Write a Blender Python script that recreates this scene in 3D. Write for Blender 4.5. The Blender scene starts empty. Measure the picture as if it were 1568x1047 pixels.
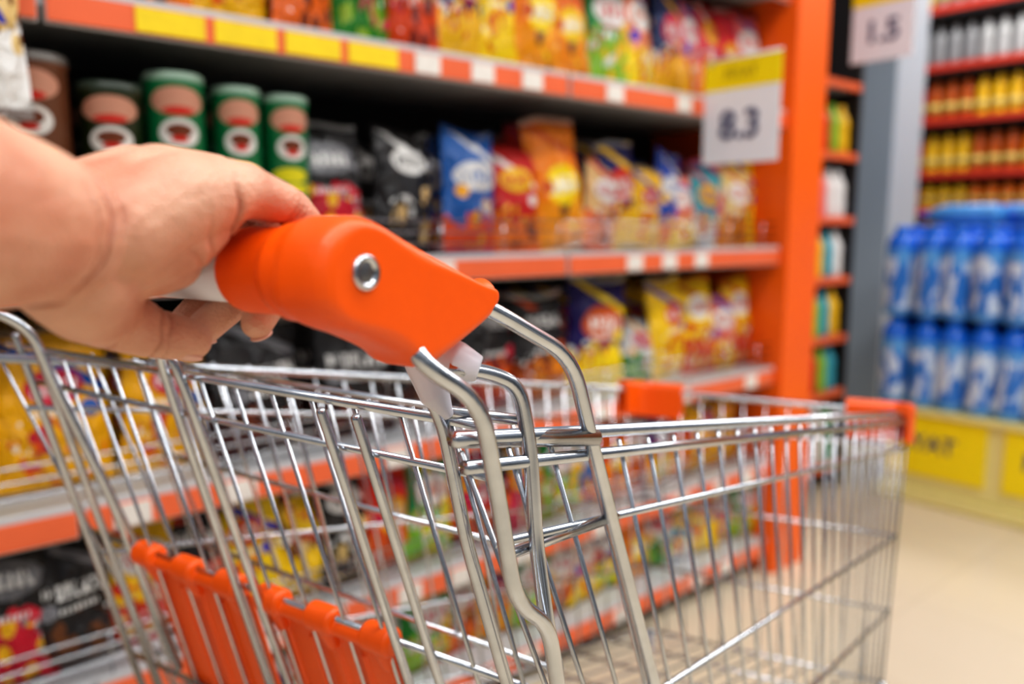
import bpy, bmesh, math, random
import numpy as np
from mathutils import Vector, Matrix, noise
random.seed(7)
S=bpy.context.scene
COL=S.collection
YAW=math.radians(-40)

# ---------------------------------------------------------------- helpers
def srgb(r,g,b):
    f=lambda c:(c/255/12.92) if c/255<=0.04045 else ((c/255+0.055)/1.055)**2.4
    return (f(r),f(g),f(b),1)

def new_mat(name):
    m=bpy.data.materials.new(name); m.use_nodes=True
    nt=m.node_tree; b=nt.nodes['Principled BSDF']
    return m,nt,b

def simple(name,col,rough=.5,metal=0,noise_amt=.08,nscale=30,bump=0,coat=0,sss=0):
    m,nt,b=new_mat(name)
    tc=nt.nodes.new('ShaderNodeTexCoord')
    n=nt.nodes.new('ShaderNodeTexNoise'); n.inputs['Scale'].default_value=nscale; n.inputs['Detail'].default_value=4
    nt.links.new(tc.outputs['Object'],n.inputs['Vector'])
    mx=nt.nodes.new('ShaderNodeMix'); mx.data_type='RGBA'
    d=1-noise_amt*2
    mx.inputs[6].default_value=(col[0]*d,col[1]*d,col[2]*d,1); mx.inputs[7].default_value=(min(1,col[0]*(1+noise_amt)),min(1,col[1]*(1+noise_amt)),min(1,col[2]*(1+noise_amt)),1)
    nt.links.new(n.outputs['Fac'],mx.inputs[0]); nt.links.new(mx.outputs[2],b.inputs['Base Color'])
    b.inputs['Roughness'].default_value=rough; b.inputs['Metallic'].default_value=metal
    if coat: b.inputs['Coat Weight'].default_value=coat
    if bump:
        bp=nt.nodes.new('ShaderNodeBump'); bp.inputs['Strength'].default_value=bump; bp.inputs['Distance'].default_value=.001
        nt.links.new(n.outputs['Fac'],bp.inputs['Height']); nt.links.new(bp.outputs[0],b.inputs['Normal'])
    return m

class NB:
    """small math-node builder"""
    def __init__(s,nt): s.nt=nt
    def m(s,op,a,b=0.0,c=None):
        n=s.nt.nodes.new('ShaderNodeMath'); n.operation=op
        for i,v in enumerate((a,b) if c is None else (a,b,c)):
            if isinstance(v,(int,float)): n.inputs[i].default_value=v
            else: s.nt.links.new(v,n.inputs[i])
        return n.outputs[0]
    def mix(s,f,a,b):
        n=s.nt.nodes.new('ShaderNodeMix'); n.data_type='RGBA'
        for i,v in ((0,f),(6,a),(7,b)):
            if isinstance(v,(int,float)): n.inputs[i].default_value=v
            elif isinstance(v,tuple): n.inputs[i].default_value=v
            else: s.nt.links.new(v,n.inputs[i])
        return n.outputs[2]
    def box(s,u,v,u0,u1,v0,v1):
        a=s.m('GREATER_THAN',u,u0); b=s.m('LESS_THAN',u,u1); c=s.m('GREATER_THAN',v,v0); d=s.m('LESS_THAN',v,v1)
        return s.m('MULTIPLY',s.m('MULTIPLY',a,b),s.m('MULTIPLY',c,d))
    def ell(s,u,v,cu,cv,ru,rv):
        a=s.m('POWER',s.m('DIVIDE',s.m('ABSOLUTE',s.m('SUBTRACT',u,cu)),ru),2.0)
        b=s.m('POWER',s.m('DIVIDE',s.m('ABSOLUTE',s.m('SUBTRACT',v,cv)),rv),2.0)
        return s.m('LESS_THAN',s.m('ADD',a,b),1.0)

def bag_mat(name,c0,c1,c2,c3,c4,split=.42,logo=(.5,.68,.36,.13),seed=0,extra=None):
    m,nt,b=new_mat(name); q=NB(nt)
    uv=nt.nodes.new('ShaderNodeUVMap'); sp=nt.nodes.new('ShaderNodeSeparateXYZ'); nt.links.new(uv.outputs[0],sp.inputs[0])
    u,v=sp.outputs[0],sp.outputs[1]
    n=nt.nodes.new('ShaderNodeTexNoise'); n.inputs['Scale'].default_value=5; mp=nt.nodes.new('ShaderNodeMapping'); mp.inputs['Location'].default_value=(seed*1.7,seed,0)
    nt.links.new(uv.outputs[0],mp.inputs[0]); nt.links.new(mp.outputs[0],n.inputs['Vector'])
    wob=q.m('MULTIPLY',q.m('SUBTRACT',n.outputs['Fac'],.5),.5)
    vw=q.m('ADD',v,wob)
    low=q.m('LESS_THAN',vw,split)
    col=q.mix(low,c0,c1)
    # diagonal flash band
    dg=q.m('ABSOLUTE',q.m('SUBTRACT',q.m('ADD',v,q.m('MULTIPLY',u,.35)),.95+.03*(seed%4)))
    col=q.mix(q.m('LESS_THAN',dg,.035),col,extra or c2)
    # product pictures
    for k,(sc,th,cc) in enumerate(((5.5,.44,c4),(9,.36,c2),(13,.3,c3))):
        vo=nt.nodes.new('ShaderNodeTexVoronoi'); vo.inputs['Scale'].default_value=sc; mp2=nt.nodes.new('ShaderNodeMapping'); mp2.inputs['Location'].default_value=(seed*2.3+k*5,k*3.1,0)
        nt.links.new(uv.outputs[0],mp2.inputs[0]); nt.links.new(mp2.outputs[0],vo.inputs['Vector'])
        cx=.55-.2*k*((-1)**seed); cy=.26+.05*k
        chip=q.m('MULTIPLY',q.m('LESS_THAN',vo.outputs['Distance'],th),q.ell(u,v,cx,cy,.38-.1*k,.21-.05*k))
        col=q.mix(chip,col,cc)
    col=q.mix(q.ell(u,v,*logo),col,c2)
    bu=q.m('FRACT',q.m('MULTIPLY',u,9+seed%3)); stroke=q.m('GREATER_THAN',bu,.32)
    lu,lv,ru,rv=logo
    txt=q.m('MULTIPLY',stroke,q.box(u,v,lu-ru*.75,lu+ru*.75,lv-rv*.42,lv+rv*.42))
    w=nt.nodes.new('ShaderNodeTexVoronoi'); w.inputs['Scale'].default_value=22; nt.links.new(mp.outputs[0],w.inputs['Vector'])
    txt=q.m('MULTIPLY',txt,q.m('LESS_THAN',w.outputs['Distance'],.62))
    col=q.mix(txt,col,c3)
    small=q.m('MULTIPLY',q.m('GREATER_THAN',q.m('FRACT',q.m('MULTIPLY',u,17.0)),.4),q.box(u,v,.25,.75,.47,.51))
    col=q.mix(small,col,c3)
    col=q.mix(q.ell(u,v,.2 if seed%2 else .8,.5,.1,.055),col,extra or c4)
    crimp=q.m('GREATER_THAN',q.m('ABSOLUTE',q.m('SUBTRACT',v,.5)),.46)
    col=q.mix(q.m('MULTIPLY',crimp,.6),col,c3)
    oi=nt.nodes.new('ShaderNodeObjectInfo'); hs=nt.nodes.new('ShaderNodeHueSaturation')
    nt.links.new(q.m('ADD',q.m('MULTIPLY',oi.outputs['Random'],.05),.475),hs.inputs['Hue']); nt.links.new(q.m('ADD',q.m('MULTIPLY',oi.outputs['Random'],.25),.80),hs.inputs['Value'])
    nt.links.new(col,hs.inputs['Color']); col=hs.outputs[0]
    nt.links.new(col,b.inputs['Base Color']); b.inputs['Roughness'].default_value=.24
    n2=nt.nodes.new('ShaderNodeTexNoise'); n2.inputs['Scale'].default_value=7; n2.inputs['Detail'].default_value=3; n2.inputs['Distortion'].default_value=1.2; nt.links.new(mp.outputs[0],n2.inputs['Vector'])
    bp=nt.nodes.new('ShaderNodeBump'); bp.inputs['Strength'].default_value=1; bp.inputs['Distance'].default_value=.018
    nt.links.new(n2.outputs['Fac'],bp.inputs['Height']); nt.links.new(bp.outputs[0],b.inputs['Normal'])
    return m

def empty(name,loc=(0,0,0),rz=0):
    e=bpy.data.objects.new(name,None); COL.objects.link(e); e.location=loc; e.rotation_euler[2]=rz; e.empty_display_size=.1
    return e

def obj(name,me,parent=None,mat=None,smooth=True):
    o=bpy.data.objects.new(name,me); COL.objects.link(o)
    if mat: 
        me.materials.clear(); me.materials.append(mat)
    if parent: o.parent=parent
    if smooth:
        for p in me.polygons: p.use_smooth=True
    return o

class MB:
    def __init__(s): s.v=[]; s.f=[]
    def tube(s,pts,r,seg=8,cap=True,closed=False):
        pts=[Vector(p) for p in pts]; n=len(pts); base=len(s.v)
        rr=r if isinstance(r,(list,tuple)) else [r]*n
        up=None
        for i,p in enumerate(pts):
            if i==0: t=(pts[1]-p)
            elif i==n-1: t=(p-pts[i-1])
            else: t=(pts[i+1]-p).normalized()+(p-pts[i-1]).normalized()
            t=t.normalized()
            if up is None:
                up=Vector((0,0,1)) if abs(t.z)<.9 else Vector((1,0,0))
            a=(up-t*up.dot(t)).normalized(); up=a; b=t.cross(a)
            for k in range(seg):
                th=2*math.pi*k/seg
                s.v.append(p+(a*math.cos(th)+b*math.sin(th))*rr[i])
        for i in range(n-1):
            for k in range(seg):
                k2=(k+1)%seg
                s.f.append((base+i*seg+k,base+i*seg+k2,base+(i+1)*seg+k2,base+(i+1)*seg+k))
        if cap:
            s.f.append(tuple(base+k for k in range(seg))[::-1]); s.f.append(tuple(base+(n-1)*seg+k for k in range(seg)))
    def box(s,x0,x1,y0,y1,z0,z1):
        b=len(s.v)
        for z in (z0,z1):
            for x,y in ((x0,y0),(x1,y0),(x1,y1),(x0,y1)): s.v.append(Vector((x,y,z)))
        s.f+= [(b,b+3,b+2,b+1),(b+4,b+5,b+6,b+7),(b,b+1,b+5,b+4),(b+1,b+2,b+6,b+5),(b+2,b+3,b+7,b+6),(b+3,b,b+4,b+7)]
    def lathe(s,prof,cx,cy,seg=24):
        b=len(s.v); n=len(prof)
        for r,z in prof:
            for k in range(seg):
                th=2*math.pi*k/seg; s.v.append(Vector((cx+r*math.cos(th),cy+r*math.sin(th),z)))
        for i in range(n-1):
            for k in range(seg):
                k2=(k+1)%seg; s.f.append((b+i*seg+k,b+i*seg+k2,b+(i+1)*seg+k2,b+(i+1)*seg+k))
        s.f.append(tuple(b+k for k in range(seg))[::-1]); s.f.append(tuple(b+(n-1)*seg+k for k in range(seg)))
    def mesh(s,name):
        me=bpy.data.meshes.new(name); me.from_pydata([tuple(v) for v in s.v],[],s.f); me.update(); return me
    def obj(s,name,parent,mat,smooth=True,bevel=0,bseg=2):
        o=obj(name,s.mesh(name),parent,mat,smooth)
        if bevel:
            b=o.modifiers.new('bevel','BEVEL'); b.width=bevel; b.segments=bseg; b.limit_method='ANGLE'; b.harden_normals=False
        return o

def rounded(pts,d=.02,n=5):
    pts=[Vector(p) for p in pts]; out=[pts[0]]
    for i in range(1,len(pts)-1):
        a,b,c=pts[i-1],pts[i],pts[i+1]
        da=min(d,(a-b).length*.45); dc=min(d,(c-b).length*.45)
        p=b+(a-b).normalized()*da; q=b+(c-b).normalized()*dc
        for k in range(n+1):
            t=k/n; out.append(p*(1-t)**2+b*2*t*(1-t)+q*t*t)
    out.append(pts[-1]); return out

def boxobj(name,x0,x1,y0,y1,z0,z1,parent,mat,bevel=0):
    m=MB(); m.box(x0,x1,y0,y1,z0,z1); return m.obj(name,parent,mat,smooth=False,bevel=bevel)

def text(name,body,size,loc,rot,parent,mat,ext=.0008,sx=1):
    c=bpy.data.curves.new(name,'FONT'); c.body=body; c.size=size; c.extrude=ext; c.align_x='CENTER'; c.align_y='CENTER'; c.offset=size*.02
    o=bpy.data.objects.new(name,c); COL.objects.link(o); c.materials.append(mat); o.location=loc; o.rotation_euler=rot; o.scale=(sx,1,1); o.parent=parent
    return o

# ---------------------------------------------------------------- materials
ORANGE_STRIP=simple('strip_orange',srgb(238,112,68),.4,nscale=8)
ORANGE_PAINT=simple('orange_paint',srgb(246,104,18),.38,noise_amt=.04,nscale=5)
ORANGE_PLASTIC=simple('orange_plastic',srgb(255,96,0),.36,noise_amt=.03,nscale=120,bump=.12)
CHROME=simple('zinc_wire',(.64,.67,.71),.21,1,noise_amt=.14,nscale=60)
GREYMETAL=simple('shelf_grey',srgb(196,198,200),.4,.1,nscale=6)
DARK=simple('shelf_dark',(.010,.009,.009),.6)
WHITEP=simple('white_plastic',srgb(232,232,240),.35,noise_amt=.02)
LABEL=simple('label_paper',srgb(236,230,222),.5,noise_amt=.12,nscale=60)
LABELY=simple('label_yellow',srgb(246,214,20),.5,noise_amt=.08,nscale=60)
YEL=simple('sign_yellow',srgb(250,226,6),.45,noise_amt=.03)
INK=simple('ink_dark',srgb(60,70,110),.6)
BLACKP=simple('black_rubber',(.02,.02,.02),.6)
W=(.80,.79,.77,1);K=(.010,.009,.010,1);R=srgb(205,28,18);Y=srgb(246,192,10);O=srgb(236,118,12);B=srgb(15,70,175);G=srgb(20,135,55);DB=srgb(15,30,95)
BE=srgb(220,182,122);P=srgb(100,36,120);T=srgb(60,160,180);PK=srgb(230,115,115);BR=srgb(110,50,24);LG=srgb(140,190,50);GR=srgb(120,120,125)
M={
'blk_red':bag_mat('bag_black_red',K,R,GR,W,Y,.5,(.5,.72,.42,.12),1),
'blk_wht':bag_mat('bag_black_white',K,K,W,K,BE,.3,(.5,.74,.3,.1),2),
'blue':bag_mat('bag_blue',B,O,W,B,Y,.28,(.5,.62,.42,.12),3),
'red_or':bag_mat('bag_red',R,O,Y,R,BR,.35,(.5,.7,.34,.12),4,W),
'orange':bag_mat('bag_orange',srgb(234,92,18),O,Y,W,BR,.4,(.5,.5,.32,.15),5,R),
'bry':bag_mat('bag_blue_red_yellow',DB,Y,R,W,Y,.4,(.5,.6,.36,.16),6,Y),
'pink':bag_mat('bag_pink',PK,Y,W,R,R,.4,(.5,.68,.38,.13),7,B),
'yellow':bag_mat('bag_yellow',Y,Y,R,W,O,.3,(.5,.64,.26,.11),8,B),
'yel_red':bag_mat('bag_yellow_red',Y,R,W,R,BE,.4,(.5,.7,.34,.13),9,R),
'blk_or':bag_mat('bag_black_orange',K,srgb(170,48,15),K,W,O,.42,(.5,.75,.42,.12),10,R),
'blk_txt':bag_mat('bag_black',K,srgb(60,15,10),K,W,BR,.3,(.5,.62,.5,.13),11,GR),
'green':bag_mat('bag_green',G,LG,W,R,Y,.4,(.5,.64,.36,.15),12,Y),
'white_grn':bag_mat('bag_white_green',W,G,R,W,LG,.42,(.5,.7,.34,.12),13,Y),
'beige':bag_mat('bag_beige',BE,O,W,R,BR,.4,(.5,.66,.36,.14),14,R),
'purple':bag_mat('bag_purple',P,Y,W,P,LG,.4,(.5,.66,.34,.14),15,R),
'teal':bag_mat('bag_teal',T,W,Y,B,R,.4,(.5,.66,.34,.14),16,R),
'brown':bag_mat('bag_brown',BR,Y,Y,R,BE,.38,(.5,.68,.34,.14),17,W),
}
def can_mat(name,base,low,lid):
    m,nt,b=new_mat(name); q=NB(nt)
    uv=nt.nodes.new('ShaderNodeUVMap'); sp=nt.nodes.new('ShaderNodeSeparateXYZ'); nt.links.new(uv.outputs[0],sp.inputs[0]); u,v=sp.outputs[0],sp.outputs[1]
    n=nt.nodes.new('ShaderNodeTexNoise'); n.inputs['Scale'].default_value=14; nt.links.new(uv.outputs[0],n.inputs['Vector'])
    col=base
    col=q.mix(q.ell(u,v,.5,.85,.16,.075),col,srgb(206,150,128))
    col=q.mix(q.ell(u,v,.5,.80,.09,.022),col,R)
    col=q.mix(q.ell(u,v,.5,.685,.115,.075),col,W)
    col=q.mix(q.ell(u,v,.5,.70,.075,.035),col,BR)
    col=q.mix(q.ell(u,v,.5,.655,.05,.018),col,R)
    col=q.mix(q.ell(u,v,.48,.52,.14,.045),col,low)
    col=q.mix(q.ell(u,v,.53,.44,.11,.03),col,low)
    sw=q.m('MULTIPLY',q.m('GREATER_THAN',n.outputs['Fac'],.48),q.ell(u,v,.52,.22,.17,.13))
    col=q.mix(sw,col,low)
    col=q.mix(q.m('GREATER_THAN',v,.955),col,lid)
    nt.links.new(col,b.inputs['Base Color']); b.inputs['Roughness'].default_value=.3
    return m
CAN_G=can_mat('can_green',srgb(10,112,66),srgb(225,215,25),srgb(135,160,142))
CAN_B=can_mat('can_brown',srgb(105,62,40),Y,srgb(110,105,100))
CAN_D=can_mat('can_dark',srgb(26,40,14),srgb(70,95,20),srgb(55,65,55))

# ---------------------------------------------------------------- camera
cam=bpy.data.cameras.new('camera'); co=bpy.data.objects.new('camera',cam); COL.objects.link(co); S.camera=co
co.location=(0,0,1.05); co.rotation_euler=(math.radians(90-8.14),0,YAW)
cam.sensor_width=36; cam.lens=28.0; cam.clip_start=.02
cam.dof.use_dof=True; cam.dof.focus_distance=.47; cam.dof.aperture_fstop=28/9.0

# ---------------------------------------------------------------- room shell
def tile_mat():
    m,nt,b=new_mat('floor_tiles'); tc=nt.nodes.new('ShaderNodeTexCoord')
    br=nt.nodes.new('ShaderNodeTexBrick'); br.offset=0; br.inputs['Scale'].default_value=1; br.inputs['Brick Width'].default_value=.45; br.inputs['Row Height'].default_value=.45
    br.inputs['Mortar Size'].default_value=.0015; br.inputs['Color1'].default_value=srgb(220,205,180); br.inputs['Color2'].default_value=srgb(213,198,172); br.inputs['Mortar'].default_value=srgb(190,175,150)
    nt.links.new(tc.outputs['Object'],br.inputs['Vector'])
    n=nt.nodes.new('ShaderNodeTexNoise'); n.inputs['Scale'].default_value=3; n.inputs['Detail'].default_value=6; nt.links.new(tc.outputs['Object'],n.inputs['Vector'])
    q=NB(nt); c=q.mix(q.m('MULTIPLY',n.outputs['Fac'],.35),br.outputs['Color'],srgb(200,184,155)); nt.links.new(c,b.inputs['Base Color'])
    b.inputs['Roughness'].default_value=.25; return m
boxobj('floor',-4,8,-3,4.5,-.1,0,None,tile_mat())
WALL=simple('wall_paint',srgb(180,182,186),.7,noise_amt=.04,nscale=2)
boxobj('wall_back',-4,8,4.4,4.5,0,3.2,None,WALL)
boxobj('wall_right',7.9,8,-3,4.4,0,3.2,None,WALL)

# ---------------------------------------------------------------- bag mesh
def bag_mesh(name,seed,nx=16,nz=24):
    verts=[];uvs=[];faces=[]
    def th(u,v):
        e=max(0,1-abs(2*u-1)**2.6)**.6; k=max(0,math.sin(math.pi*min(1,max(0,(v-.05)/.9))))**.55
        return .5*e*k
    for side in (-1,1):
        for j in range(nz+1):
            for i in range(nx+1):
                u=i/nx; v=j/nz
                wid=1-.07*math.sin(math.pi*v)+.0
                w=(noise.noise(Vector((u*5+seed*3,v*6,side*2.3)))*.10+noise.noise(Vector((u*11+seed*3,v*7,side*5.3)))*.05)*(1 if 0<i<nx else .25)
                x=(u-.5)*wid+noise.noise(Vector((v*4,seed,0)))*.03
                y=side*(th(u,v)+ (w if th(u,v)>.05 else 0)*1.0)+ (.03*math.sin(u*9+seed) if v<.06 or v>.94 else 0)
                z=v+ .02*math.sin(u*5+seed*2)*(v>.9)
                verts.append((x,y,z)); uvs.append((u if side<0 else 1-u,v))
    def idx(s,i,j): return s*(nx+1)*(nz+1)+j*(nx+1)+i
    for j in range(nz):
        for i in range(nx):
            faces.append((idx(0,i,j),idx(0,i+1,j),idx(0,i+1,j+1),idx(0,i,j+1)))
            faces.append((idx(1,i,j),idx(1,i,j+1),idx(1,i+1,j+1),idx(1,i+1,j)))
    for j in range(nz):
        for i in (0,nx):
            q=(idx(0,i,j),idx(0,i,j+1),idx(1,i,j+1),idx(1,i,j)); faces.append(q if i==0 else q[::-1])
    for i in range(nx):
        for j in (0,nz):
            q=(idx(0,i,j),idx(1,i,j),idx(1,i+1,j),idx(0,i+1,j)); faces.append(q if j==0 else q[::-1])
    me=bpy.data.meshes.new(name); me.from_pydata(verts,[],faces)
    ul=me.uv_layers.new(name='UVMap')
    for l in me.loops: ul.data[l.index].uv=uvs[l.vertex_index]
    for p in me.polygons: p.use_smooth=True
    return me
BAGS=[bag_mesh('bag_shape',s) for s in range(5)]
cache={}
def put_bag(parent,x,y,z,w,h,key,tilt=None,d=None,lean=None):
    s=random.randrange(5)
    if (s,key) not in cache:
        me=BAGS[s].copy(); me.materials.append(M[key]); cache[(s,key)]=me
    o=bpy.data.objects.new('snack_bag',cache[(s,key)]); COL.objects.link(o); o.parent=parent
    o.location=(x,y,z); o.scale=(w,d or w*.42,h)
    o.rotation_euler=(lean if lean is not None else random.uniform(-.13,-.02),tilt if tilt is not None else random.uniform(-.08,.08),random.uniform(-.22,.22))
    return o

# ---------------------------------------------------------------- shelf unit
X0,X1=-.9,2.1; YF=1.29; YB=1.78
shelf=empty('store_shelf')
levels=[.085,.335,.62,.974,1.358,1.70]
m=MB(); m.box(X0,X1,YB,YB+.03,.02,2.1); m.obj('back_panel',shelf,DARK,False)
m=MB()
for z in levels[:]: m.box(X0,X1-.001,YF+.006,YB,z-.005,z+.02)
m.obj('decks',shelf,GREYMETAL,False,bevel=.002)
m=MB()
for z in levels:
    for a,b in ((X0,.236),(.244,1.236),(1.244,X1-.005)): m.box(a,b,YF-.004,YF+.006,z-.03,z+.024)
m.obj('price_rails',shelf,GREYMETAL,False,bevel=.002)
m=MB()
for z in levels:
    for a,b in ((X0,.234),(.246,1.234),(1.246,X1-.007)): m.box(a,b,YF-.008,YF-.003,z-.026,z+.013)
m.obj('price_strips',shelf,ORANGE_STRIP,False,bevel=.001)
m=MB(); my=MB()
for li,z in enumerate(levels):
    x=X0+.1
    while x<X1-.08:
        w=.055
        yel=(li==4 and .38<x<.83)
        if abs(x-.24)>.06 and abs(x-1.24)>.06:
            tgt=my if yel else m
            if yel: w=.10
            tgt.box(x-w/2,x+w/2,YF-.011,YF-.0075,z-.024,z+.011)
        x+= .115 if yel else random.choice([.13,.17,.25,.31])
m.obj('price_labels',shelf,LABEL,False); my.obj('promo_labels',shelf,LABELY,False)
m=MB(); m.box(X0,X1-.001,YF+.05,YF+.07,0,.06); m.obj('kick_plate',shelf,DARK,False)
m=MB()
for z in levels[1:4]:
    for k in (.045,.068,.09):
        m.tube([(X0,YF+.012,z+k),(1.235,YF+.012,z+k)],.0026,6); m.tube([(1.245,YF+.012,z+k),(X1,YF+.012,z+k)],.0026,6)
    x=X0+.05
    while x<X1: m.tube([(x,YF+.012,z+.015),(x,YF+.012,z+.091)],.0018,5); x+=.16
m.obj('wire_guards',shelf,CHROME)
m=MB(); m.box(X1,X1+.05,YF+.0505,YB+.03,0,2.15); m.box(X1-.004,X1+.165,YF-.03,YF+.05,0,2.15)
m.obj('end_upright',shelf,ORANGE_PAINT,False,bevel=.004)
m=MB(); m.box(X0,X1-.006,YF,YF+.02,1.96,2.15); m.obj('header',shelf,ORANGE_PAINT,False,bevel=.004)
boxobj('left_end_panel',X0-.05,X0,YF-.03,YB+.03,0,2.15,shelf,ORANGE_PAINT,.004)

def row(name,items,z,ybase=YF+.095):
    e=empty(name)
    for it in items:
        x,w,h,k=it[:4]; tilt=it[4] if len(it)>4 else None
        if x+w/2>X1+.02: continue
        put_bag(e,x,ybase+random.uniform(-.012,.012),z,w,h,k,tilt)
        put_bag(e,x+random.uniform(-.03,.03),ybase+.12,z,w,h*random.uniform(.88,1.05),k)
        put_bag(e,x+random.uniform(-.03,.03),ybase+.24,z,w,h*random.uniform(.88,1.02),k)
    return e
H=.02
row('snack_bags',[(-.6,.2,.27,'beige'),(-.38,.2,.27,'yellow'),(-.15,.2,.28,'beige'),(.05,.18,.26,'brown'),(.24,.17,.25,'beige'),(.40,.15,.25,'beige'),(.54,.14,.25,'yellow'),(.67,.13,.26,'beige'),(.79,.13,.27,'white_grn'),(.90,.12,.27,'beige'),(1.01,.13,.28,'bry'),(1.12,.12,.28,'yellow'),(1.23,.13,.28,'orange'),(1.34,.12,.26,'orange'),(1.46,.15,.29,'green'),(1.58,.13,.28,'pink'),(1.68,.12,.28,'bry'),(1.77,.11,.27,'pink'),(1.86,.12,.28,'red_or'),(1.95,.12,.28,'orange'),(2.04,.12,.28,'pink')],1.358+H)
row('snack_bags',[(.71,.155,.25,'blk_red'),(.87,.15,.25,'blk_wht'),(1.03,.155,.26,'blue'),(1.17,.13,.23,'red_or'),(1.32,.16,.31,'orange',-.14),(1.43,.12,.22,'beige',.1),(1.53,.13,.27,'bry',-.16),(1.60,.11,.21,'yellow',.1),(1.69,.12,.26,'blue',.14),(1.76,.12,.20,'pink',-.1),(1.84,.12,.22,'teal',.15),(1.91,.12,.25,'pink',-.1),(1.98,.12,.23,'beige'),(2.04,.11,.28,'yellow')],.974+H,YF+.085)
row('snack_bags',[(-.6,.2,.26,'yellow'),(-.38,.2,.26,'blk_txt'),(-.15,.2,.25,'yellow'),(.05,.18,.26,'yellow'),(.23,.17,.26,'yellow'),(.39,.15,.25,'yellow'),(.56,.19,.25,'blk_txt'),(.75,.18,.25,'blk_txt'),(.93,.17,.25,'blk_txt'),(1.09,.16,.27,'blk_or'),(1.25,.16,.26,'blk_or'),(1.43,.18,.29,'bry'),(1.58,.12,.17,'white_grn',.2),(1.72,.17,.28,'yellow',-.1),(1.85,.14,.27,'yel_red'),(1.94,.13,.22,'pink'),(2.03,.13,.27,'yel_red')],.62+H)
k4=['brown','blk_red','blk_txt','yel_red','blk_or','yellow','brown','blk_wht','orange','green','red_or','blk_or','yel_red','green','blue','orange','beige','purple','red_or','yellow','brown','orange']
k5=['blk_red','brown','yellow','blk_or','yel_red','purple','green','white_grn','purple','green','beige','yellow','green','beige','pink','purple','orange','white_grn','teal','yellow','pink','green']
def filled(keys,x,w,h,step):
    out=[];i=0
    while x<2.05:
        out.append((x,w*random.uniform(.92,1.1),h*random.uniform(.93,1.05),keys[i%len(keys)])); x+=step; i+=1
    return out
row('snack_bags',[(-.6,.2,.23,'purple'),(-.38,.2,.23,'red_or'),(-.15,.2,.23,'blk_red')]+filled(k4,.04,.135,.235,.096),.335+H,YF+.07)
row('snack_bags',[(-.6,.2,.2,'blk_red'),(-.38,.2,.2,'purple'),(-.15,.2,.2,'blk_red')]+filled(k5,.03,.135,.21,.096),.085+H,YF+.07)

# cans
def can(parent,x,y,z,r,h,mat,rot=0):
    seg=32; prof=[(0,r*.96),(.01,r),(.93,r),(.94,r*1.05),(.985,r*1.05),(1.0,r*.98)]
    verts=[];uvs=[];faces=[]
    for zz,rr in prof:
        for k in range(seg+1):
            th=2*math.pi*k/seg; verts.append((rr*math.cos(th),rr*math.sin(th),zz*h)); uvs.append((k/seg,zz))
    n=len(prof)
    for i in range(n-1):
        for k in range(seg):
            a=i*(seg+1)+k; faces.append((a,a+1,a+seg+2,a+seg+1))
    c0=len(verts); verts.append((0,0,h*.975)); uvs.append((0,1))
    for k in range(seg): faces.append(((n-1)*(seg+1)+k,(n-1)*(seg+1)+k+1,c0))
    c1=len(verts); verts.append((0,0,0)); uvs.append((0,0))
    for k in range(seg): faces.append((k+1,k,c1))
    me=bpy.data.meshes.new('chip_can'); me.from_pydata(verts,[],faces); ul=me.uv_layers.new(name='UVMap')
    for l in me.loops: ul.data[l.index].uv=uvs[l.vertex_index]
    o=obj('tube_can',me,parent,mat); o.location=(x,y,z); o.rotation_euler[2]=math.radians(-90-180)+rot
    return o
cans=empty('chip_cans')
for x,mt,h in ((-.32,CAN_G,.29),(-.2,CAN_B,.29),(-.08,CAN_G,.29),(.04,CAN_D,.29),(.235,CAN_B,.30),(.335,CAN_D,.27),(.43,CAN_G,.295),(.53,CAN_G,.285),(.615,CAN_G,.28)):
    for j in range(3): can(cans,x+(.012*j),YF+.06+.105*j,.974+H,.044 if x<.5 else .038,h,mt,rot=random.uniform(-.3,.3)-.25)

# ---------------------------------------------------------------- signs
R_INK=simple('ink_olive',srgb(200,178,10),.6)
def flag_sign(x,y0,y1,z0,z1,zh,txt):
    e=empty('price_sign')
    boxobj('card',x,x+.003,y0,y1,z0,z1,e,simple('sign_card',srgb(236,240,248),.4,noise_amt=.01),.001)
    boxobj('yellow_header',x-.001,x+.004,y0,y1,zh,z1,e,YEL)
    text('price_text',txt,.095,(x-.0015,(y0+y1)/2,z0+(zh-z0)*.5),(math.radians(90),0,math.radians(-90)),e,INK)
    text('header_text','FIYAT',.036,(x-.0025,(y0+y1)/2,(zh+z1)/2),(math.radians(90),0,math.radians(-90)),e,R_INK)
    m=MB(); m.tube([(x,y1-.02,z1-.01),(x,y1-.02,z1+.03),(x,y1+.06,z1+.03)],.003); m.tube([(x,y0+.0,z1+.002),(x,y1,z1+.002)],.004); m.obj('bracket',e,WHITEP)
    return e
flag_sign(1.7,1.060,1.275,1.207,1.455,1.385,'8.3')
s2=flag_sign(2.6,1.17,1.37,1.58,1.85,1.755,'1.5')
m=MB(); m.tube([(2.6,1.35,1.88),(2.6,1.35,2.1),(2.26,1.35,2.1)],.003); m.obj('hanger',s2,WHITEP)

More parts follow.
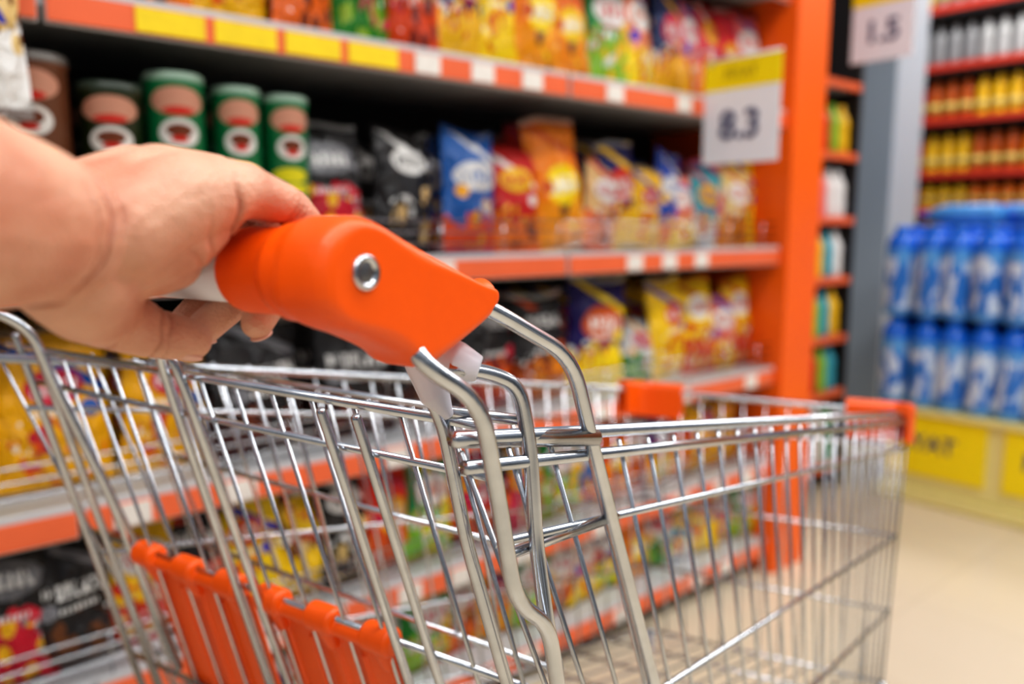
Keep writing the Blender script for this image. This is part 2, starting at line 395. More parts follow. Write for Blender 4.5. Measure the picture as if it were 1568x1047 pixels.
# ---------------------------------------------------------------- side shelf beyond the upright
ss=empty('side_shelf')
m=MB(); m.box(2.36,3.06,1.93,1.95,0,2.0); m.box(3.05,3.07,1.56,1.95,0,2.0); m.obj('frame',ss,DARK,False)
for i,z in enumerate((.1,.4,.62,.85,1.08,1.32,1.58)):
    boxobj('deck_%d'%i,2.36,3.05,1.57,1.93,z-.01,z+.01,ss,GREYMETAL); boxobj('strip_%d'%i,2.36,3.05,1.555,1.57,z-.015,z+.013,ss,ORANGE_STRIP)
def bottle(mb,x,y,z,r,h):
    mb.lathe([(r*.9,z),(r,z+h*.03),(r,z+h*.3),(r*.93,z+h*.45),(r,z+h*.6),(r*.9,z+h*.72),(r*.42,z+h*.88),(r*.38,z+h)],x,y,14)
cols=[G,W,Y,R,T,PK,LG]
pal=[simple('goods_%d'%i,c[:3],.4,nscale=12) for i,c in enumerate(cols)]
for i,z in enumerate((.11,.41,.63,.86,1.09,1.33)):
    x=2.42
    while x<3.03:
        mb=MB(); bottle(mb,x,1.60,z,.034,.18 if i else .24); mb.obj('bottle',ss,random.choice(pal)); x+=.071

# ---------------------------------------------------------------- pillar
PIL=simple('pillar_paint',srgb(176,186,196),.5,noise_amt=.03,nscale=3)
m=MB(); m.box(3.8,4.1,1.77,2.02,.12,3.1); m.box(3.78,4.12,1.75,2.04,0,.12); m.obj('pillar',None,PIL,False,bevel=.008)

# ---------------------------------------------------------------- far wall shelf (faces -x)
fs=empty('drinks_shelf'); FX=4.6
m=MB(); m.box(FX+.4,FX+.43,-.6,2.1,0,2.6); m.box(FX,FX+.4,2.08,2.1,0,2.6); m.obj('frame',fs,simple('frame_grey',(.08,.07,.07),.5),False)
lv=(.25,.6,.95,1.14,1.336,1.62,1.9,2.2)
for i,z in enumerate(lv):
    boxobj('deck_%d'%i,FX,FX+.4,-.6,2.07,z-.012,z+.008,fs,GREYMETAL); boxobj('strip_%d'%i,FX-.012,FX,-.6,2.07,z-.02,z+.015,fs,simple('strip_red_%d'%i,srgb(220,65,45),.4))
jar=[simple('jar_%s'%n,c[:3],.25,nscale=9) for n,c in (('orange',O),('yellow',Y),('amber',srgb(200,90,10)),('white',(.5,.5,.5)),('grey',(.3,.3,.31)),('red',R),('tomato',srgb(230,80,30)))]
LABW=simple('jar_label',srgb(215,190,100),.4,nscale=30); LIDS=simple('jar_lid',srgb(70,50,35),.3)
sets=[(0,1,2),(0,1),(0,1,2),(0,1,0),(0,2,1,6),(0,1,2,5),(4,3,4,4),(3,4,1)]
lab=MB(); lid=MB()
for i,z in enumerate(lv):
    hh=.14 if i in(2,3) else .21
    for k in set(sets[i]):
        mb=MB(); y=-.55; j=0
        while y<2.04:
            kk=sets[i][(j//3)%len(sets[i])]
            if kk==k:
                for xo in (.05,.14):
                    bottle(mb,FX+xo,y,z+.008,.033,hh)
                if i!=6: lab.tube([(FX+.05,y,z+.05),(FX+.05,y,z+.05+hh*.2)],.0345,14)
                lid.tube([(FX+.05,y,z+hh),(FX+.05,y,z+hh+.02)],.0155,12)
            y+=.078; j+=1
        if mb.v: mb.obj('bottles_%d_%d'%(i,k),fs,jar[k])
lab.obj('labels',fs,LABW); lid.obj('lids',fs,LIDS)
boxobj('header',FX-.01,FX+.4,-.6,2.07,2.45,2.6,fs,simple('header_red',srgb(180,20,30),.5))

# ---------------------------------------------------------------- water pack display
wd=empty('water_bottle_stack')
CREAM=simple('cream_plastic',srgb(232,222,150),.3,noise_amt=.05)
m=MB(); m.box(3.12,3.72,.62,1.40,.05,.345); m.box(3.09,3.75,.60,1.43,.0,.05); m.box(3.09,3.75,.60,1.43,.345,.37); m.obj('pallet_box',wd,CREAM,False,bevel=.006)
boxobj('promo_card',3.108,3.118,1.04,1.39,.11,.34,wd,YEL); boxobj('promo_card_side',3.108,3.118,.64,.98,.11,.34,wd,YEL)
text('promo_text','FIYAT',.085,(3.106,1.25,.235),(math.radians(90),0,math.radians(-90)),wd,INK)
text('promo_text_side','FIYAT',.085,(3.106,.81,.235),(math.radians(90),0,math.radians(-90)),wd,INK)
def water_mat():
    m,nt,b=new_mat('water_bottle_blue'); q=NB(nt); tc=nt.nodes.new('ShaderNodeTexCoord'); sp=nt.nodes.new('ShaderNodeSeparateXYZ'); nt.links.new(tc.outputs['Object'],sp.inputs[0])
    mp=nt.nodes.new('ShaderNodeMapping'); mp.inputs['Scale'].default_value=(1,1,.35); nt.links.new(tc.outputs['Object'],mp.inputs[0])
    n=nt.nodes.new('ShaderNodeTexNoise'); n.inputs['Scale'].default_value=26; nt.links.new(mp.outputs[0],n.inputs['Vector'])
    z=q.m('FRACT',q.m('DIVIDE',q.m('SUBTRACT',sp.outputs[2],.371),.345))
    lab=q.m('MULTIPLY',q.m('GREATER_THAN',z,.08),q.m('LESS_THAN',q.m('ADD',z,q.m('MULTIPLY',n.outputs['Fac'],.5)),.85))
    c=q.mix(n.outputs['Fac'],srgb(20,105,205),srgb(120,190,240))
    c=q.mix(lab,c,q.mix(q.m('GREATER_THAN',n.outputs['Fac'],.50),srgb(200,218,240),srgb(50,120,205)))
    c=q.mix(q.m('GREATER_THAN',z,.74),c,srgb(20,105,215))
    nt.links.new(c,b.inputs['Base Color']); b.inputs['Roughness'].default_value=.15
    return m
WM=water_mat(); mb=MB(); caps=MB()
for lay in range(2):
    z=.371+.345*lay
    for ix in range(6):
        for iy in range(8):
            x=3.165+ix*.1; y=.68+iy*.104+random.uniform(-.007,.007)
            r=.0525; h=.335
            mb.lathe([(r*.9,z),(r,z+.01),(r,z+.06),(r*.96,z+.08),(r,z+.1),(r,z+.2),(r*.97,z+.215),(r,z+.23),(r*.97,z+.275),(r*.8,z+.300),(r*.45,z+.315)],x,y,16)
            caps.lathe([(r*.5,z+.31),(r*.5,z+.338),(r*.42,z+.342)],x,y,12)
mb.obj('bottles',wd,WM); caps.obj('caps',wd,simple('cap_blue',srgb(30,120,225),.3))
mb=MB(); cp=MB()
for (x,y,a) in ((3.3,.80,.3),(3.45,.95,.2),(3.40,1.16,.4)):
    d=Vector((math.sin(a)*.3,math.cos(a),0)).normalized(); p=Vector((x,y,1.10))
    mb.tube([p,p+d*.01,p+d*.2,p+d*.25,p+d*.28],[.035,.044,.044,.03,.014],16); cp.tube([p+d*.28,p+d*.3],.017,12)
mb.obj('loose_bottles',wd,simple('loose_blue',srgb(90,165,235),.15,nscale=12,noise_amt=.3)); cp.obj('loose_caps',wd,simple('cap_blue_b',srgb(10,90,215),.3))

# ---------------------------------------------------------------- hanging pouch at the left
hp=empty('hanging_pouch'); M['pouch']=bag_mat('bag_beige_blue',BE,W,BE,BR,B,.35,(.5,.75,.3,.1),3,B)
put_bag(hp,.115,1.225,1.19,.20,.34,'pouch',0,.05,0)
m=MB(); m.tube([(.105,1.225,1.52),(.105,1.225,1.56),(.105,YF-.012,1.56),(.105,YF-.012,1.39)],.003); m.obj('hook',hp,CHROME)

# ================================================================= SHOPPING CART (rotated frame)
cart=empty('shopping_cart',rz=YAW)
V=Vector
RR=V((-.027,.408,.933)); FR=V((.597,1.17,.77)); FL=V((.221,1.348,.77)); RL=V((-.46,.70,.945))
RRb=V((.115,.555,.45)); FRb=V((.56,1.12,.37)); FLb=V((.235,1.28,.37)); RLb=V((-.37,.87,.45))
GL=V((-.45,.731,.940)); GR=V((-.02,.447,.938)); GRb=V((.095,.553,.45)); GLb=V((-.40,.85,.45))
def lerp(a,b,t): return a*(1-t)+b*t
def panel(mb,a,b,ab,bb,nv,hf,r=.0018,rh=.0028):
    for i in range(nv+1):
        t=i/nv; mb.tube([lerp(a,b,t),lerp(ab,bb,t)],r,7)
    for f in hf: mb.tube([lerp(a,ab,f),lerp(b,bb,f)],rh,7)
mb=MB()
panel(mb,RR,FR,RRb,FRb,25,(.12,.45,.73,1))
panel(mb,RL,FL,RLb,FLb,24,(.12,.45,.73,1))
panel(mb,FR,FL,FRb,FLb,12,(.12,.45,.73,1))
mb.obj('basket_panels',cart,CHROME)
mb=MB() # basket floor
for i in range(15): mb.tube([lerp(RRb,RLb,i/14),lerp(FRb,FLb,i/14)],.002,6)
for i in range(9): mb.tube([lerp(RRb,FRb,i/8),lerp(RLb,FLb,i/8)],.0026,6)
mb.obj('basket_floor',cart,CHROME)
mb=MB() # rim
up=V((0,0,.004))
rim=rounded([RR+V((-.004,-.004,.008)),FR+up,FL+up,RL+V((-.09,-.085,.012))],.03)
mb.tube(rim,.0044,10)
mb.tube([RR+V((.002,-.002,-.008)),lerp(RR,FR,.25)+V((.004,-.004,-.007)),lerp(RR,FR,.97)+V((.004,-.004,-.006))],.0040,10)
mb.obj('rim',cart,CHROME)
# rear gate
mb=MB()
for i in range(13):
    t=(i+.5)/13; mb.tube([lerp(GL,GR,t),lerp(GLb,GRb,t)],.0017,7)
mb.tube([GL-V((.03,-.02,0)),GR],.0034,8)
for f in (.07,.40,.72,1): mb.tube([lerp(GL,GLb,f),lerp(GR,GRb,f)],.0028,8)
bk=V((-.006,-.009,0))
def gp(t,f): return lerp(lerp(GL,GR,t),lerp(GLb,GRb,t),f)+bk
mb.tube(rounded([gp(.505,1),gp(.488,.02),gp(.482,-.04),gp(.452,-.04),gp(.448,.02),gp(.445,1)],.012,6),.0038,10)
def rodcap(p,q,r): 
    d=(q-p).normalized(); mb.tube([p-d*.0022,p-d*.0008,p+d*.001,q],[r*.5,r*.9,r,r],10)
for t in (.77,.83,.02,.085): rodcap(gp(t,.012 if t>.5 else -.03),gp(t+.01,1),.0036)
mb.obj('rear_gate',cart,CHROME)
# folding child seat wires
mb=MB(); off=V((.05,.075,-.02)); SL=lerp(GL,GR,.04); SR=lerp(GL,GR,.93)
for i in range(11):
    t=i/10; mb.tube([lerp(SL,SR,t)+off,lerp(SL,SR,t)+off*1.6+V((0,0,-.20))],.0016,6)
for k in (0,.5,1): mb.tube([SL+off*(1+.6*k)+V((0,0,-.20*k)),SR+off*(1+.6*k)+V((0,0,-.20*k))],.0024,7)
mb.obj('child_seat_wires',cart,CHROME)

# handle geometry frame
HC=V((-.073,.35,1.03)); U=V((-.829,.559,0)).normalized(); N=V((.559,.829,0)).normalized(); Z=V((0,0,1))
def hpnt(s,a,b): return HC+U*s+N*a+Z*b
mb=MB(); mb.tube([hpnt(.01,0,0),hpnt(.50,0,0)],.0165,32); mb.obj('handle_bar',cart,WHITEP)
outline0=[(-.0225,-.0135),(-.0245,0),(-.0205,.014),(-.012,.0225),(-.002,.0255),(.010,.0235),(.025,.0175),(.06,.0035),(.09,-.0085),(.103,-.0125),(.106,-.0155),(.105,-.020),(.096,-.0275),(.071,-.0385),(.050,-.0465),(.043,-.0475),(.037,-.0455),(.028,-.039),(.0066,-.029),(-.010,-.0225)]
outline=[]
for i in range(len(outline0)):
    P0,P1,P2,P3=[np.array(outline0[(i+k)%len(outline0)]) for k in (-1,0,1,2)]
    for t in (0,.33,.66):
        outline.append(tuple(.5*((2*P1)+(-P0+P2)*t+(2*P0-5*P1+4*P2-P3)*t*t+(-P0+3*P1-3*P2+P3)*t**3)))
def cap_at(s0,s1,c0,c1,name):
    mb=MB(); n=len(outline); rings=[]
    prof=[(s0,.80),(s0+(s1-s0)*.03,.89),(s0+(s1-s0)*.08,.945),(s0+(s1-s0)*.16,.985),(s0+(s1-s0)*.28,1.0),(s0+(s1-s0)*.75,1.0),(s0+(s1-s0)*.92,.96),(s1,.88)]
    cx,cy=.03,-.010
    for s,k in prof:
        base=len(mb.v)
        for a,b in outline:
            dx,dy=a-cx,b-cy; L=math.hypot(dx,dy); e=(1-k)*.035
            mb.v.append(hpnt(s,a-dx/L*e,b-dy/L*e))
        rings.append(base)
    for i in range(len(rings)-1):
        for k in range(n):
            k2=(k+1)%n; mb.f.append((rings[i]+k,rings[i]+k2,rings[i+1]+k2,rings[i+1]+k))
    mb.f.append(tuple(rings[0]+k for k in range(n))[::-1]); mb.f.append(tuple(rings[-1]+k for k in range(n)))
    d=1 if c1>c0 else -1
    mb.tube([hpnt(c0-.014*d,0,0),hpnt(c0,0,0),hpnt(c0+.010*d,0,0),hpnt(c0+.016*d,0,0),hpnt(c1-.005*d,0,0),hpnt(c1-.001*d,0,0),hpnt(c1,0,0)],[.0232,.0232,.0228,.0203,.0208,.0200,.0187],64)
    mb.tube([hpnt((s0+s1)/2,.080,-.0145),hpnt((s0+s1)/2,.100,-.0175),hpnt((s0+s1)/2,.106,-.0185),hpnt((s0+s1)/2,.109,-.019)],[.009,.009,.0115,.0108],24)
    o=mb.obj(name,cart,ORANGE_PLASTIC)
    r=o.modifiers.new('r','REMESH'); r.mode='VOXEL'; r.voxel_size=.0009; r.use_smooth_shade=True
    sm=o.modifiers.new('s','SMOOTH'); sm.factor=.5; sm.iterations=7
    return o
cap_at(-.012,.024,.02,.066,'handle_end_cap')
cap_at(.50,.464,.46,.43,'handle_end_cap_far')
# screw
def lathe_axis(mb,prof,o,ax,e1,e2,seg=28):
    b=len(mb.v)
    for r,h in prof:
        for k in range(seg):
            th=2*math.pi*k/seg; mb.v.append(o+ax*h+(e1*math.cos(th)+e2*math.sin(th))*r)
    for i in range(len(prof)-1):
        for k in range(seg):
            k2=(k+1)%seg; mb.f.append((b+i*seg+k,b+i*seg+k2,b+(i+1)*seg+k2,b+(i+1)*seg+k))
    mb.f.append(tuple(b+(len(prof)-1)*seg+k for k in range(seg)))
mb=MB(); so=hpnt(-.0118,.0,.001)
lathe_axis(mb,[(.0080,.002),(.0080,-.001),(.0072,-.0022),(.0052,-.0018),(.0047,-.0005)],so,U,N,Z)
mb.obj('screw_head',cart,CHROME)
mb=MB(); lathe_axis(mb,[(.0047,-.0010),(.0042,-.0012)],so,U,N,Z,6); mb.obj('screw_socket',cart,simple('socket_grey',(.20,.20,.21),.35,.8))

# wire arms from the cap to the basket
mb=MB()
mb.tube(rounded([(-.035,.412,1.017),(-.0137,.425,1.0085),(.0355,.469,.974),(.050,.486,.917),(.066,.508,.8585),(.1025,.539,.725),(.15,.575,.55),(.17,.60,.42)],.022,6),.0048,16)
mb.tube(rounded([(-.0500,.385,1.003),(-.0446,.372,.9875),(-.016,.392,.964),(-.0084,.405,.915),(.0018,.415,.8455),(.0214,.432,.8235),(.0265,.4367,.784),(.06,.47,.60),(.09,.50,.45)],.02,6),.0047,16)
mb.tube(rounded([(-.035,.424,.975),(-.014,.433,.9716),(.004,.442,.962),(.0104,.4467,.924),(.0143,.448,.865),(.0207,.4417,.8185),(.0265,.4417,.79)],.014,6),.0046,16)
mb.tube(rounded([(-.050,.440,.980),(-.056,.443,.9716),(-.0407,.449,.942),(-.027,.458,.861),(-.004,.465,.77),(.04,.50,.60)],.014,6),.0042,14)
mb.obj('handle_arms',cart,CHROME)
mb=MB(); sh=U*.50+N*.02
mb.tube(rounded([V((-.035,.412,1.017))+sh,V((.0355,.469,.974))+sh,V((.050,.486,.917))+sh,V((.066,.508,.8585))+sh,V((.10,.55,.6))+sh],.022,6),.0046,12)
mb.tube(rounded([V((-.0446,.365,.9885))+sh,V((-.016,.392,.964))+sh,V((-.0084,.405,.915))+sh,V((.0214,.432,.80))+sh,V((.06,.47,.60))+sh],.02,6),.0046,12)
mb.obj('handle_arms_far',cart,CHROME)
mb=MB()
for p,q,r in (((-.030,.430,.934),(.053,.486,.920),.0054),((-.004,.440,.862),(.07,.515,.858),.0036),((-.040,.452,.945),(.005,.458,.938),.0034)):
    p=V(p);q=V(q);d=(q-p).normalized(); mb.tube([p-d*.003,p-d*.001,p,q],[r*.6,r*.95,r,r],14)
mb.obj('cross_rods',cart,CHROME)
# white hinge bracket
mb=MB()
mb.tube([(-.062,.452,.985),(-.05,.442,.984),(-.030,.432,.977),(-.018,.432,.973)],[.008,.0115,.0115,.0074],20)
mb.tube([(-.052,.446,.976),(-.044,.447,.955),(-.036,.448,.942)],[.010,.009,.003],16)
mb.tube([(-.052,.438,.992),(-.040,.436,.988)],[.0095,.0095],16)
o=mb.obj('hinge_bracket',cart,WHITEP); r=o.modifiers.new('r','REMESH'); r.mode='VOXEL'; r.voxel_size=.001; r.use_smooth_shade=True
sm=o.modifiers.new('s','SMOOTH'); sm.iterations=4; sm.factor=.5

# corner bumpers
def bumper(c,d1,d2,l1,l2,h,name):
    mb=MB(); w=.011
    pts=rounded([c+d1*l1,c,c+d2*l2],.022,6); b=len(mb.v)
    n=len(pts)
    for i,p in enumerate(pts):
        t=(pts[min(i+1,n-1)]-pts[max(i-1,0)]); t.z=0; t.normalize(); s=V((t.y,-t.x,0))
        for dx,dz in ((-w,.012),(-w*.6,.018),(w*.6,.018),(w,.012),(w,-h),(w*.5,-h),(w*.5,0),(-w*.5,0),(-w*.5,-h),(-w,-h)):
            mb.v.append(p+s*dx+V((0,0,dz)))
    k=10
    for i in range(n-1):
        for j in range(k):
            j2=(j+1)%k; mb.f.append((b+i*k+j,b+i*k+j2,b+(i+1)*k+j2,b+(i+1)*k+j))
    mb.f.append(tuple(b+j for j in range(k))[::-1]); mb.f.append(tuple(b+(n-1)*k+j for j in range(k)))
    return mb.obj(name,cart,ORANGE_PLASTIC,False,bevel=.0015)
dRF=(FR-RR).normalized(); dW=(FL-FR).normalized(); dLF=(FL-RL).normalized()
bumper(FR+V((.004,.004,0)),-dRF,dW,.05,.09,.040,'corner_bumper_near')
bumper(FL+V((0,.004,0)),-dLF,-dW,.05,.075,.040,'corner_bumper_far')

# orange seat flap with clips on the gate
gdir=(lerp(GLb,GRb,.5)-lerp(GL,GR,.5)).normalized()
def flap(t0,t1,name):
    mb=MB(); f0=.415; f1=.86; nrm=V((.0035,.0052,0)); th=.0032
    for side in (0,1):
        for (t,f) in ((t0,f0),(t0,f1),(t1,f1),(t1,f0)):
            p=lerp(lerp(GL,GR,t),lerp(GLb,GRb,t),f)+nrm*.7+(nrm.normalized()*th*side); mb.v.append(p)
    mb.f=[(0,1,2,3),(7,6,5,4),(0,4,5,1),(1,5,6,2),(2,6,7,3),(3,7,4,0)]
    a=lerp(lerp(GL,GR,t0),lerp(GLb,GRb,t0),f0); b=lerp(lerp(GL,GR,t1),lerp(GLb,GRb,t1),f0)
    mb.tube([a,b],.0078,16)
    d=(b-a).normalized()
    for i in range(3):
        c=lerp(a,b,.09+.41*i)+V((-.001,-.0015,.004))
        mb.tube([c-d*.015,c-d*.012,c+d*.012,c+d*.015],[.009,.0118,.0118,.009],20)
        mb.tube([c,c+gdir*.030+nrm*.3],[.0105,.005],14)
    for i in range(5):
        t=lerp(V((t0,0,0)),V((t1,0,0)),(i+.5)/5).x
        pa=lerp(lerp(GL,GR,t),lerp(GLb,GRb,t),f0+.05)+nrm*.6; pb=lerp(lerp(GL,GR,t),lerp(GLb,GRb,t),f1)+nrm*.6
        mb.tube([pa,pb],.0024,8)
    o=mb.obj(name,cart,ORANGE_PLASTIC); r=o.modifiers.new('r','REMESH'); r.mode='VOXEL'; r.voxel_size=.0011; r.use_smooth_shade=True
    sm=o.modifiers.new('s','SMOOTH'); sm.iterations=4; sm.factor=.5
flap(.155,.425,'seat_flap'); flap(.475,.745,'seat_flap_b')

# chassis and castors
mb=MB()
fr=[(.10,.50),(.53,1.05),(.26,1.22),(-.30,.80)]
loop=[V((x,y,.17)) for x,y in fr]; mb.tube(rounded(loop+[loop[0]],.05),.011,12)
mb.tube([(.17,.60,.43),(.10,.50,.17)],.009,10); mb.tube([RLb,(-.30,.80,.17)],.009,10); mb.tube([FRb,(.50,1.0,.17)],.007,10); mb.tube([FLb,(.22,1.17,.17)],.007,10)
mb.obj('chassis',cart,CHROME)
mw=MB(); mf=MB()
for x,y in fr:
    ax=V((.81,-.58,0)); lathe_axis(mw,[(.03,-.013),(.055,-.012),(.06,-.008),(.06,.008),(.055,.012),(.03,.013)],V((x,y,.06)),ax,V((.58,.81,0)),V((0,0,1)),28)
    for sgn in (-1,1): mf.tube([V((x,y,.155))+ax*.012*sgn,V((x,y,.14))+ax*.02*sgn,V((x,y,.06))+ax*.018*sgn],.005,8)
    mf.tube([(x,y,.17),(x,y,.135)],.016,12)
mw.obj('wheels',cart,BLACKP); mf.obj('castor_forks',cart,CHROME)

# ================================================================= HAND AND FOREARM
hand=empty('human_hand',rz=YAW)
def skin_mat():
    m,nt,b=new_mat('skin'); q=NB(nt); tc=nt.nodes.new('ShaderNodeTexCoord')
    n=nt.nodes.new('ShaderNodeTexNoise'); n.inputs['Scale'].default_value=24; n.inputs['Detail'].default_value=6; nt.links.new(tc.outputs['Object'],n.inputs['Vector'])
    st=nt.nodes.new('ShaderNodeMapRange'); st.inputs[1].default_value=.35; st.inputs[2].default_value=.65; nt.links.new(n.outputs['Fac'],st.inputs[0])
    c=q.mix(st.outputs[0],srgb(208,142,114),srgb(230,180,152))
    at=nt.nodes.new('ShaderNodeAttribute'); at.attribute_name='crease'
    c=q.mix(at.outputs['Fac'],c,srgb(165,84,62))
    nt.links.new(c,b.inputs['Base Color']); b.inputs['Roughness'].default_value=.45
    b.inputs['Subsurface Weight'].default_value=.18; b.inputs['Subsurface Radius'].default_value=(1,.35,.18); b.inputs['Subsurface Scale'].default_value=.003
    v=nt.nodes.new('ShaderNodeTexVoronoi'); v.inputs['Scale'].default_value=620; nt.links.new(tc.outputs['Object'],v.inputs['Vector'])
    n3=nt.nodes.new('ShaderNodeTexNoise'); n3.inputs['Scale'].default_value=120; n3.inputs['Detail'].default_value=5; nt.links.new(tc.outputs['Object'],n3.inputs['Vector'])
    hgt=q.m('ADD',v.outputs['Distance'],q.m('MULTIPLY',n3.outputs['Fac'],3.0))
    bp=nt.nodes.new('ShaderNodeBump'); bp.inputs['Strength'].default_value=.42; bp.inputs['Distance'].default_value=.0011
    nt.links.new(hgt,bp.inputs['Height']); nt.links.new(bp.outputs[0],b.inputs['Normal'])
    return m
SKIN=skin_mat()
fing=[ # s per finger, (a,b,r) joints: little, ring, middle, index
 (.046,[(-.016,.037,.0120),(.010,.0300,.0096),(.029,.012,.0086),(.030,-.008,.0076)]),
 (.074,[(-.011,.041,.0130),(.022,.031,.0104),(.034,.000,.0093),(.010,-.0275,.0082)]),
 (.098,[(-.009,.042,.0136),(.026,.029,.0106),(.035,-.006,.0097),(-.003,-.0295,.0088)]),
 (.121,[(-.011,.040,.0136),(.024,.030,.0104),(.035,-.003,.0095),(.002,-.0285,.0086)]),
]
ch=[];creases=[];mcps=[]
for s,j in fing:
    pts=[(hpnt(s,a,b),r) for a,b,r in j]; ch.append(pts); mcps.append(pts[0])
    for k in (1,2):
        d=(pts[k+1][0]-pts[k-1][0]).normalized()
        for o_,dep in ((-.0026,.0009),(.0,.0013),(.0026,.0009)):
            creases.append((pts[k][0]+d*o_,d,pts[k][1]*1.7,dep,.0008,0))
wpts=[V((-.158,.325,1.050)),V((-.168,.328,1.054)),V((-.180,.331,1.054)),V((-.190,.334,1.050))]
for i,((p,r),w) in enumerate(zip(mcps,wpts)): ch.append([(w,.022),(lerp(w,p,.5)+V((0,0,.004)),.0200),(p,r+.0006)])
for i in range(3): ch.append([(mcps[i][0]-V((.006,.010,.002)),mcps[i][1]),(mcps[i+1][0]-V((.006,.010,.002)),mcps[i+1][1])])
ch.append([(V((-.164,.338,1.045)),.0245),(V((-.149,.348,1.051)),.0232),(V((-.134,.360,1.059)),.015)])
ch.append([(V((-.170,.340,1.040)),.023),(V((-.164,.360,1.037)),.0185),(V((-.158,.371,1.035)),.014)])
ch.append([(V((-.178,.325,1.035)),.0265),(V((-.184,.345,1.022)),.022),(V((-.186,.364,1.011)),.0165),(V((-.174,.381,1.000)),.0125),(V((-.160,.392,.995)),.0106)]) # thumb
ch.append([(V((-.174,.300,1.050)),.0280),(V((-.177,.290,1.052)),.0302),(V((-.184,.262,1.056)),.0350),(V((-.195,.22,1.062)),.039),(V((-.215,.14,1.06)),.043),(V((-.235,.05,1.05)),.046),(V((-.25,-.03,1.04)),.045)])
ch.append([(V((-.174,.300,1.050)),.0270),(V((-.175,.325,1.047)),.0262)])
def blobs(chains,name,mat,vox,smooth):
    ico=bpy.data.meshes.new('tmp'); b0=bmesh.new(); bmesh.ops.create_icosphere(b0,subdivisions=3,radius=1); b0.to_mesh(ico); b0.free()
    vs=np.empty(len(ico.vertices)*3); ico.vertices.foreach_get('co',vs); vs=vs.reshape(-1,3)
    fs_=np.array([tuple(p.vertices) for p in ico.polygons]); AV=[];AF=[];off=0
    for c_ in chains:
        for (p,r),(p2,r2) in zip(c_[:-1],c_[1:]):
            p=V(p);p2=V(p2); L=(p2-p).length; n=max(1,int(L/(.18*min(r,r2)))+1)
            for i in range(n+1):
                t=i/n; c=p.lerp(p2,t); rr=r*(1-t)+r2*t
                AV.append(vs*rr+np.array(c)); AF.append(fs_+off); off+=len(vs)
    me=bpy.data.meshes.new(name); me.from_pydata(np.vstack(AV).tolist(),[],np.vstack(AF).tolist())
    o=obj(name,me,None,mat)
    r=o.modifiers.new('r','REMESH'); r.mode='VOXEL'; r.voxel_size=vox; r.use_smooth_shade=True
    s=o.modifiers.new('s','SMOOTH'); s.factor=.5; s.iterations=smooth
    dg=bpy.context.evaluated_depsgraph_get(); ev=o.evaluated_get(dg); me2=bpy.data.meshes.new_from_object(ev)
    o.modifiers.clear(); o.data=me2; o.parent=hand
    n=len(me2.vertices); co_=np.empty(n*3); me2.vertices.foreach_get('co',co_); co_=co_.reshape(-1,3)
    no=np.empty(n*3); me2.vertices.foreach_get('normal',no); no=no.reshape(-1,3)
    disp=np.zeros(n); att=np.zeros(n)
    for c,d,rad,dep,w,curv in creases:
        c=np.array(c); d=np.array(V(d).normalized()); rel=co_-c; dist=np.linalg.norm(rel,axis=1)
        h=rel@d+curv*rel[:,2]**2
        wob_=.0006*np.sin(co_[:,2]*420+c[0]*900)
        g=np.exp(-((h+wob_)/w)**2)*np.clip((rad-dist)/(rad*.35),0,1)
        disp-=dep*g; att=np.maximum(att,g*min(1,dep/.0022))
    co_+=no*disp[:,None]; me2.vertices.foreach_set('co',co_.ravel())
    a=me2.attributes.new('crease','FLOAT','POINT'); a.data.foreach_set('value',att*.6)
    for p in me2.polygons: p.use_smooth=True
    if not me2.materials: me2.materials.append(mat)
    me2.update(); return o
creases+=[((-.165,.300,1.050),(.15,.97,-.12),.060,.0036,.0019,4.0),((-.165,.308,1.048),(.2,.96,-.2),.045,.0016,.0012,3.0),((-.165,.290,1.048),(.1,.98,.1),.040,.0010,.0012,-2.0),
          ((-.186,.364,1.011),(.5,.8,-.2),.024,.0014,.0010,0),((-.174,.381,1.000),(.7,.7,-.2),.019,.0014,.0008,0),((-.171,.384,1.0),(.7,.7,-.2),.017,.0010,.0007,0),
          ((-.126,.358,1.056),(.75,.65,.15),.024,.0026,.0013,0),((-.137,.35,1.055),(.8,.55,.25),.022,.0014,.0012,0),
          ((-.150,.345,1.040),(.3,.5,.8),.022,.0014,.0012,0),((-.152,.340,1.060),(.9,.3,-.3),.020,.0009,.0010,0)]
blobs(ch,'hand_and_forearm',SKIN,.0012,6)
NAIL=simple('nail',srgb(236,186,168),.25,noise_amt=.02)
def nail(c,n,d,w,l):
    bm=bmesh.new(); bmesh.ops.create_uvsphere(bm,u_segments=16,v_segments=10,radius=1)
    n=V(n).normalized(); d=V(d); d=(d-n*d.dot(n)).normalized(); x=d.cross(n)
    mt=Matrix(((x.x*w,d.x*l,n.x*.0018,c[0]),(x.y*w,d.y*l,n.y*.0018,c[1]),(x.z*w,d.z*l,n.z*.0018,c[2]),(0,0,0,1)))
    bmesh.ops.transform(bm,matrix=mt,verts=bm.verts); me=bpy.data.meshes.new('nail'); bm.to_mesh(me); bm.free(); obj('nail',me,hand,NAIL)
for (s,j) in fing:
    (a,b,r),(a2,b2,r2)=j[3],j[2]; p=hpnt(s,a,b); d=hpnt(s,a,b)-hpnt(s,a2,b2); d.normalize()
    outw=(N*a+Z*b).normalized(); nail(p+outw*(r*.86),outw,d,.0052,.0062)
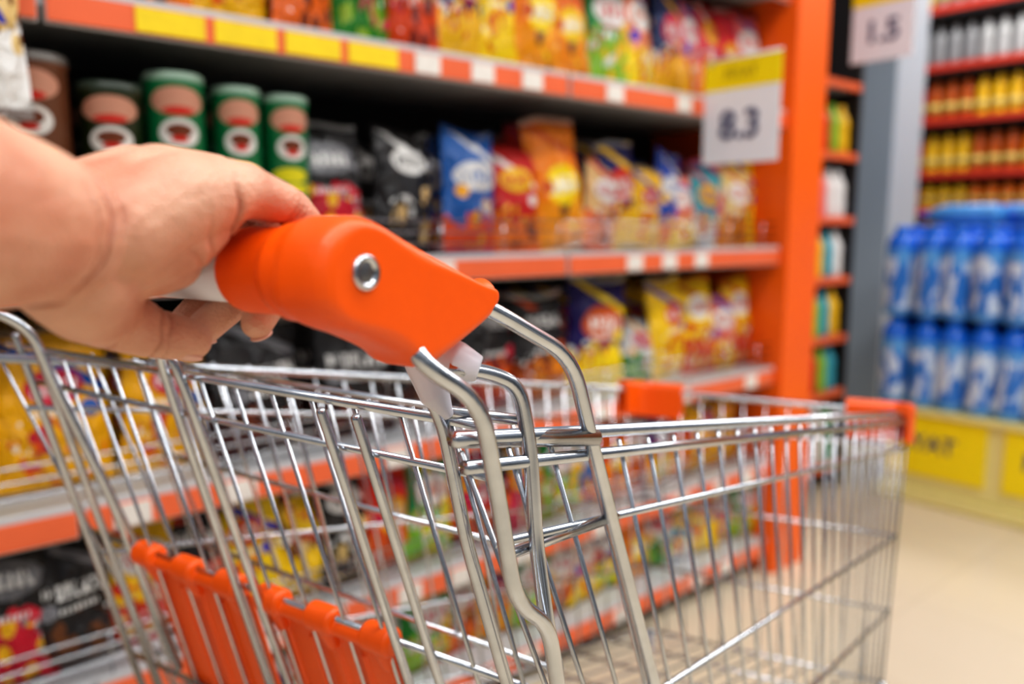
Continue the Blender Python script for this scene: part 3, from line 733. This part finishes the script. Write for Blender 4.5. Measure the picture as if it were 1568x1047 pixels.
tp=V((-.160,.392,.995)); nail(tp+V((0,-.35,-.93)).normalized()*.0090,(0,-.35,-.93),(.014,.011,-.004),.006,.007)
mb=MB(); mb.tube([(-.235,.05,1.05),(-.245,.0,1.044),(-.26,-.06,1.035),(-.28,-.14,1.03),(-.285,-.16,1.03)],[.056,.060,.064,.070,.04],24)
o=mb.obj('sleeve',hand,simple('sleeve_cloth',srgb(60,70,95),.8,nscale=200,bump=.3))

# ---------------------------------------------------------------- lights
def area(name,loc,sx,sy,power,rot=(0,0,0),col=(1,.975,.94)):
    l=bpy.data.lights.new(name,'AREA'); l.shape='RECTANGLE'; l.size=sx; l.size_y=sy; l.energy=power; l.color=col
    o=bpy.data.objects.new(name,l); COL.objects.link(o); o.location=loc; o.rotation_euler=rot
area('ceiling_lamp',(1.0,.0,2.9),5,.25,66)
area('ceiling_lamp',(1.0,-1.3,2.9),5,.25,64)
area('ceiling_lamp',(4.2,.6,2.9),.4,3,60)
# unseen store stand-in: bright above, eye-level noise patches added to streak metal reflections
w=bpy.data.worlds.new('world'); S.world=w; w.use_nodes=True
nt=w.node_tree; bg=nt.nodes['Background']; q=NB(nt)
tc=nt.nodes.new('ShaderNodeTexCoord'); sp=nt.nodes.new('ShaderNodeSeparateXYZ'); nt.links.new(tc.outputs['Generated'],sp.inputs[0])
n=nt.nodes.new('ShaderNodeTexNoise'); n.inputs['Scale'].default_value=5; n.inputs['Detail'].default_value=3; nt.links.new(tc.outputs['Generated'],n.inputs['Vector'])
hor=q.mix(q.m('GREATER_THAN',n.outputs['Fac'],.53),(.07,.075,.085,1),(.66,.69,.75,1))
upf=q.m('MULTIPLY',q.m('ADD',sp.outputs[2],-.1),2.0); cl=nt.nodes.new('ShaderNodeClamp'); nt.links.new(upf,cl.inputs[0])
nt.links.new(q.mix(cl.outputs[0],hor,(.80,.86,.97,1)),bg.inputs[0]); bg.inputs[1].default_value=.55
S.view_settings.view_transform='Standard'
S.view_settings.exposure=-.22
try: S.view_settings.look='Medium High Contrast'
except Exception as ex: print('look',ex)
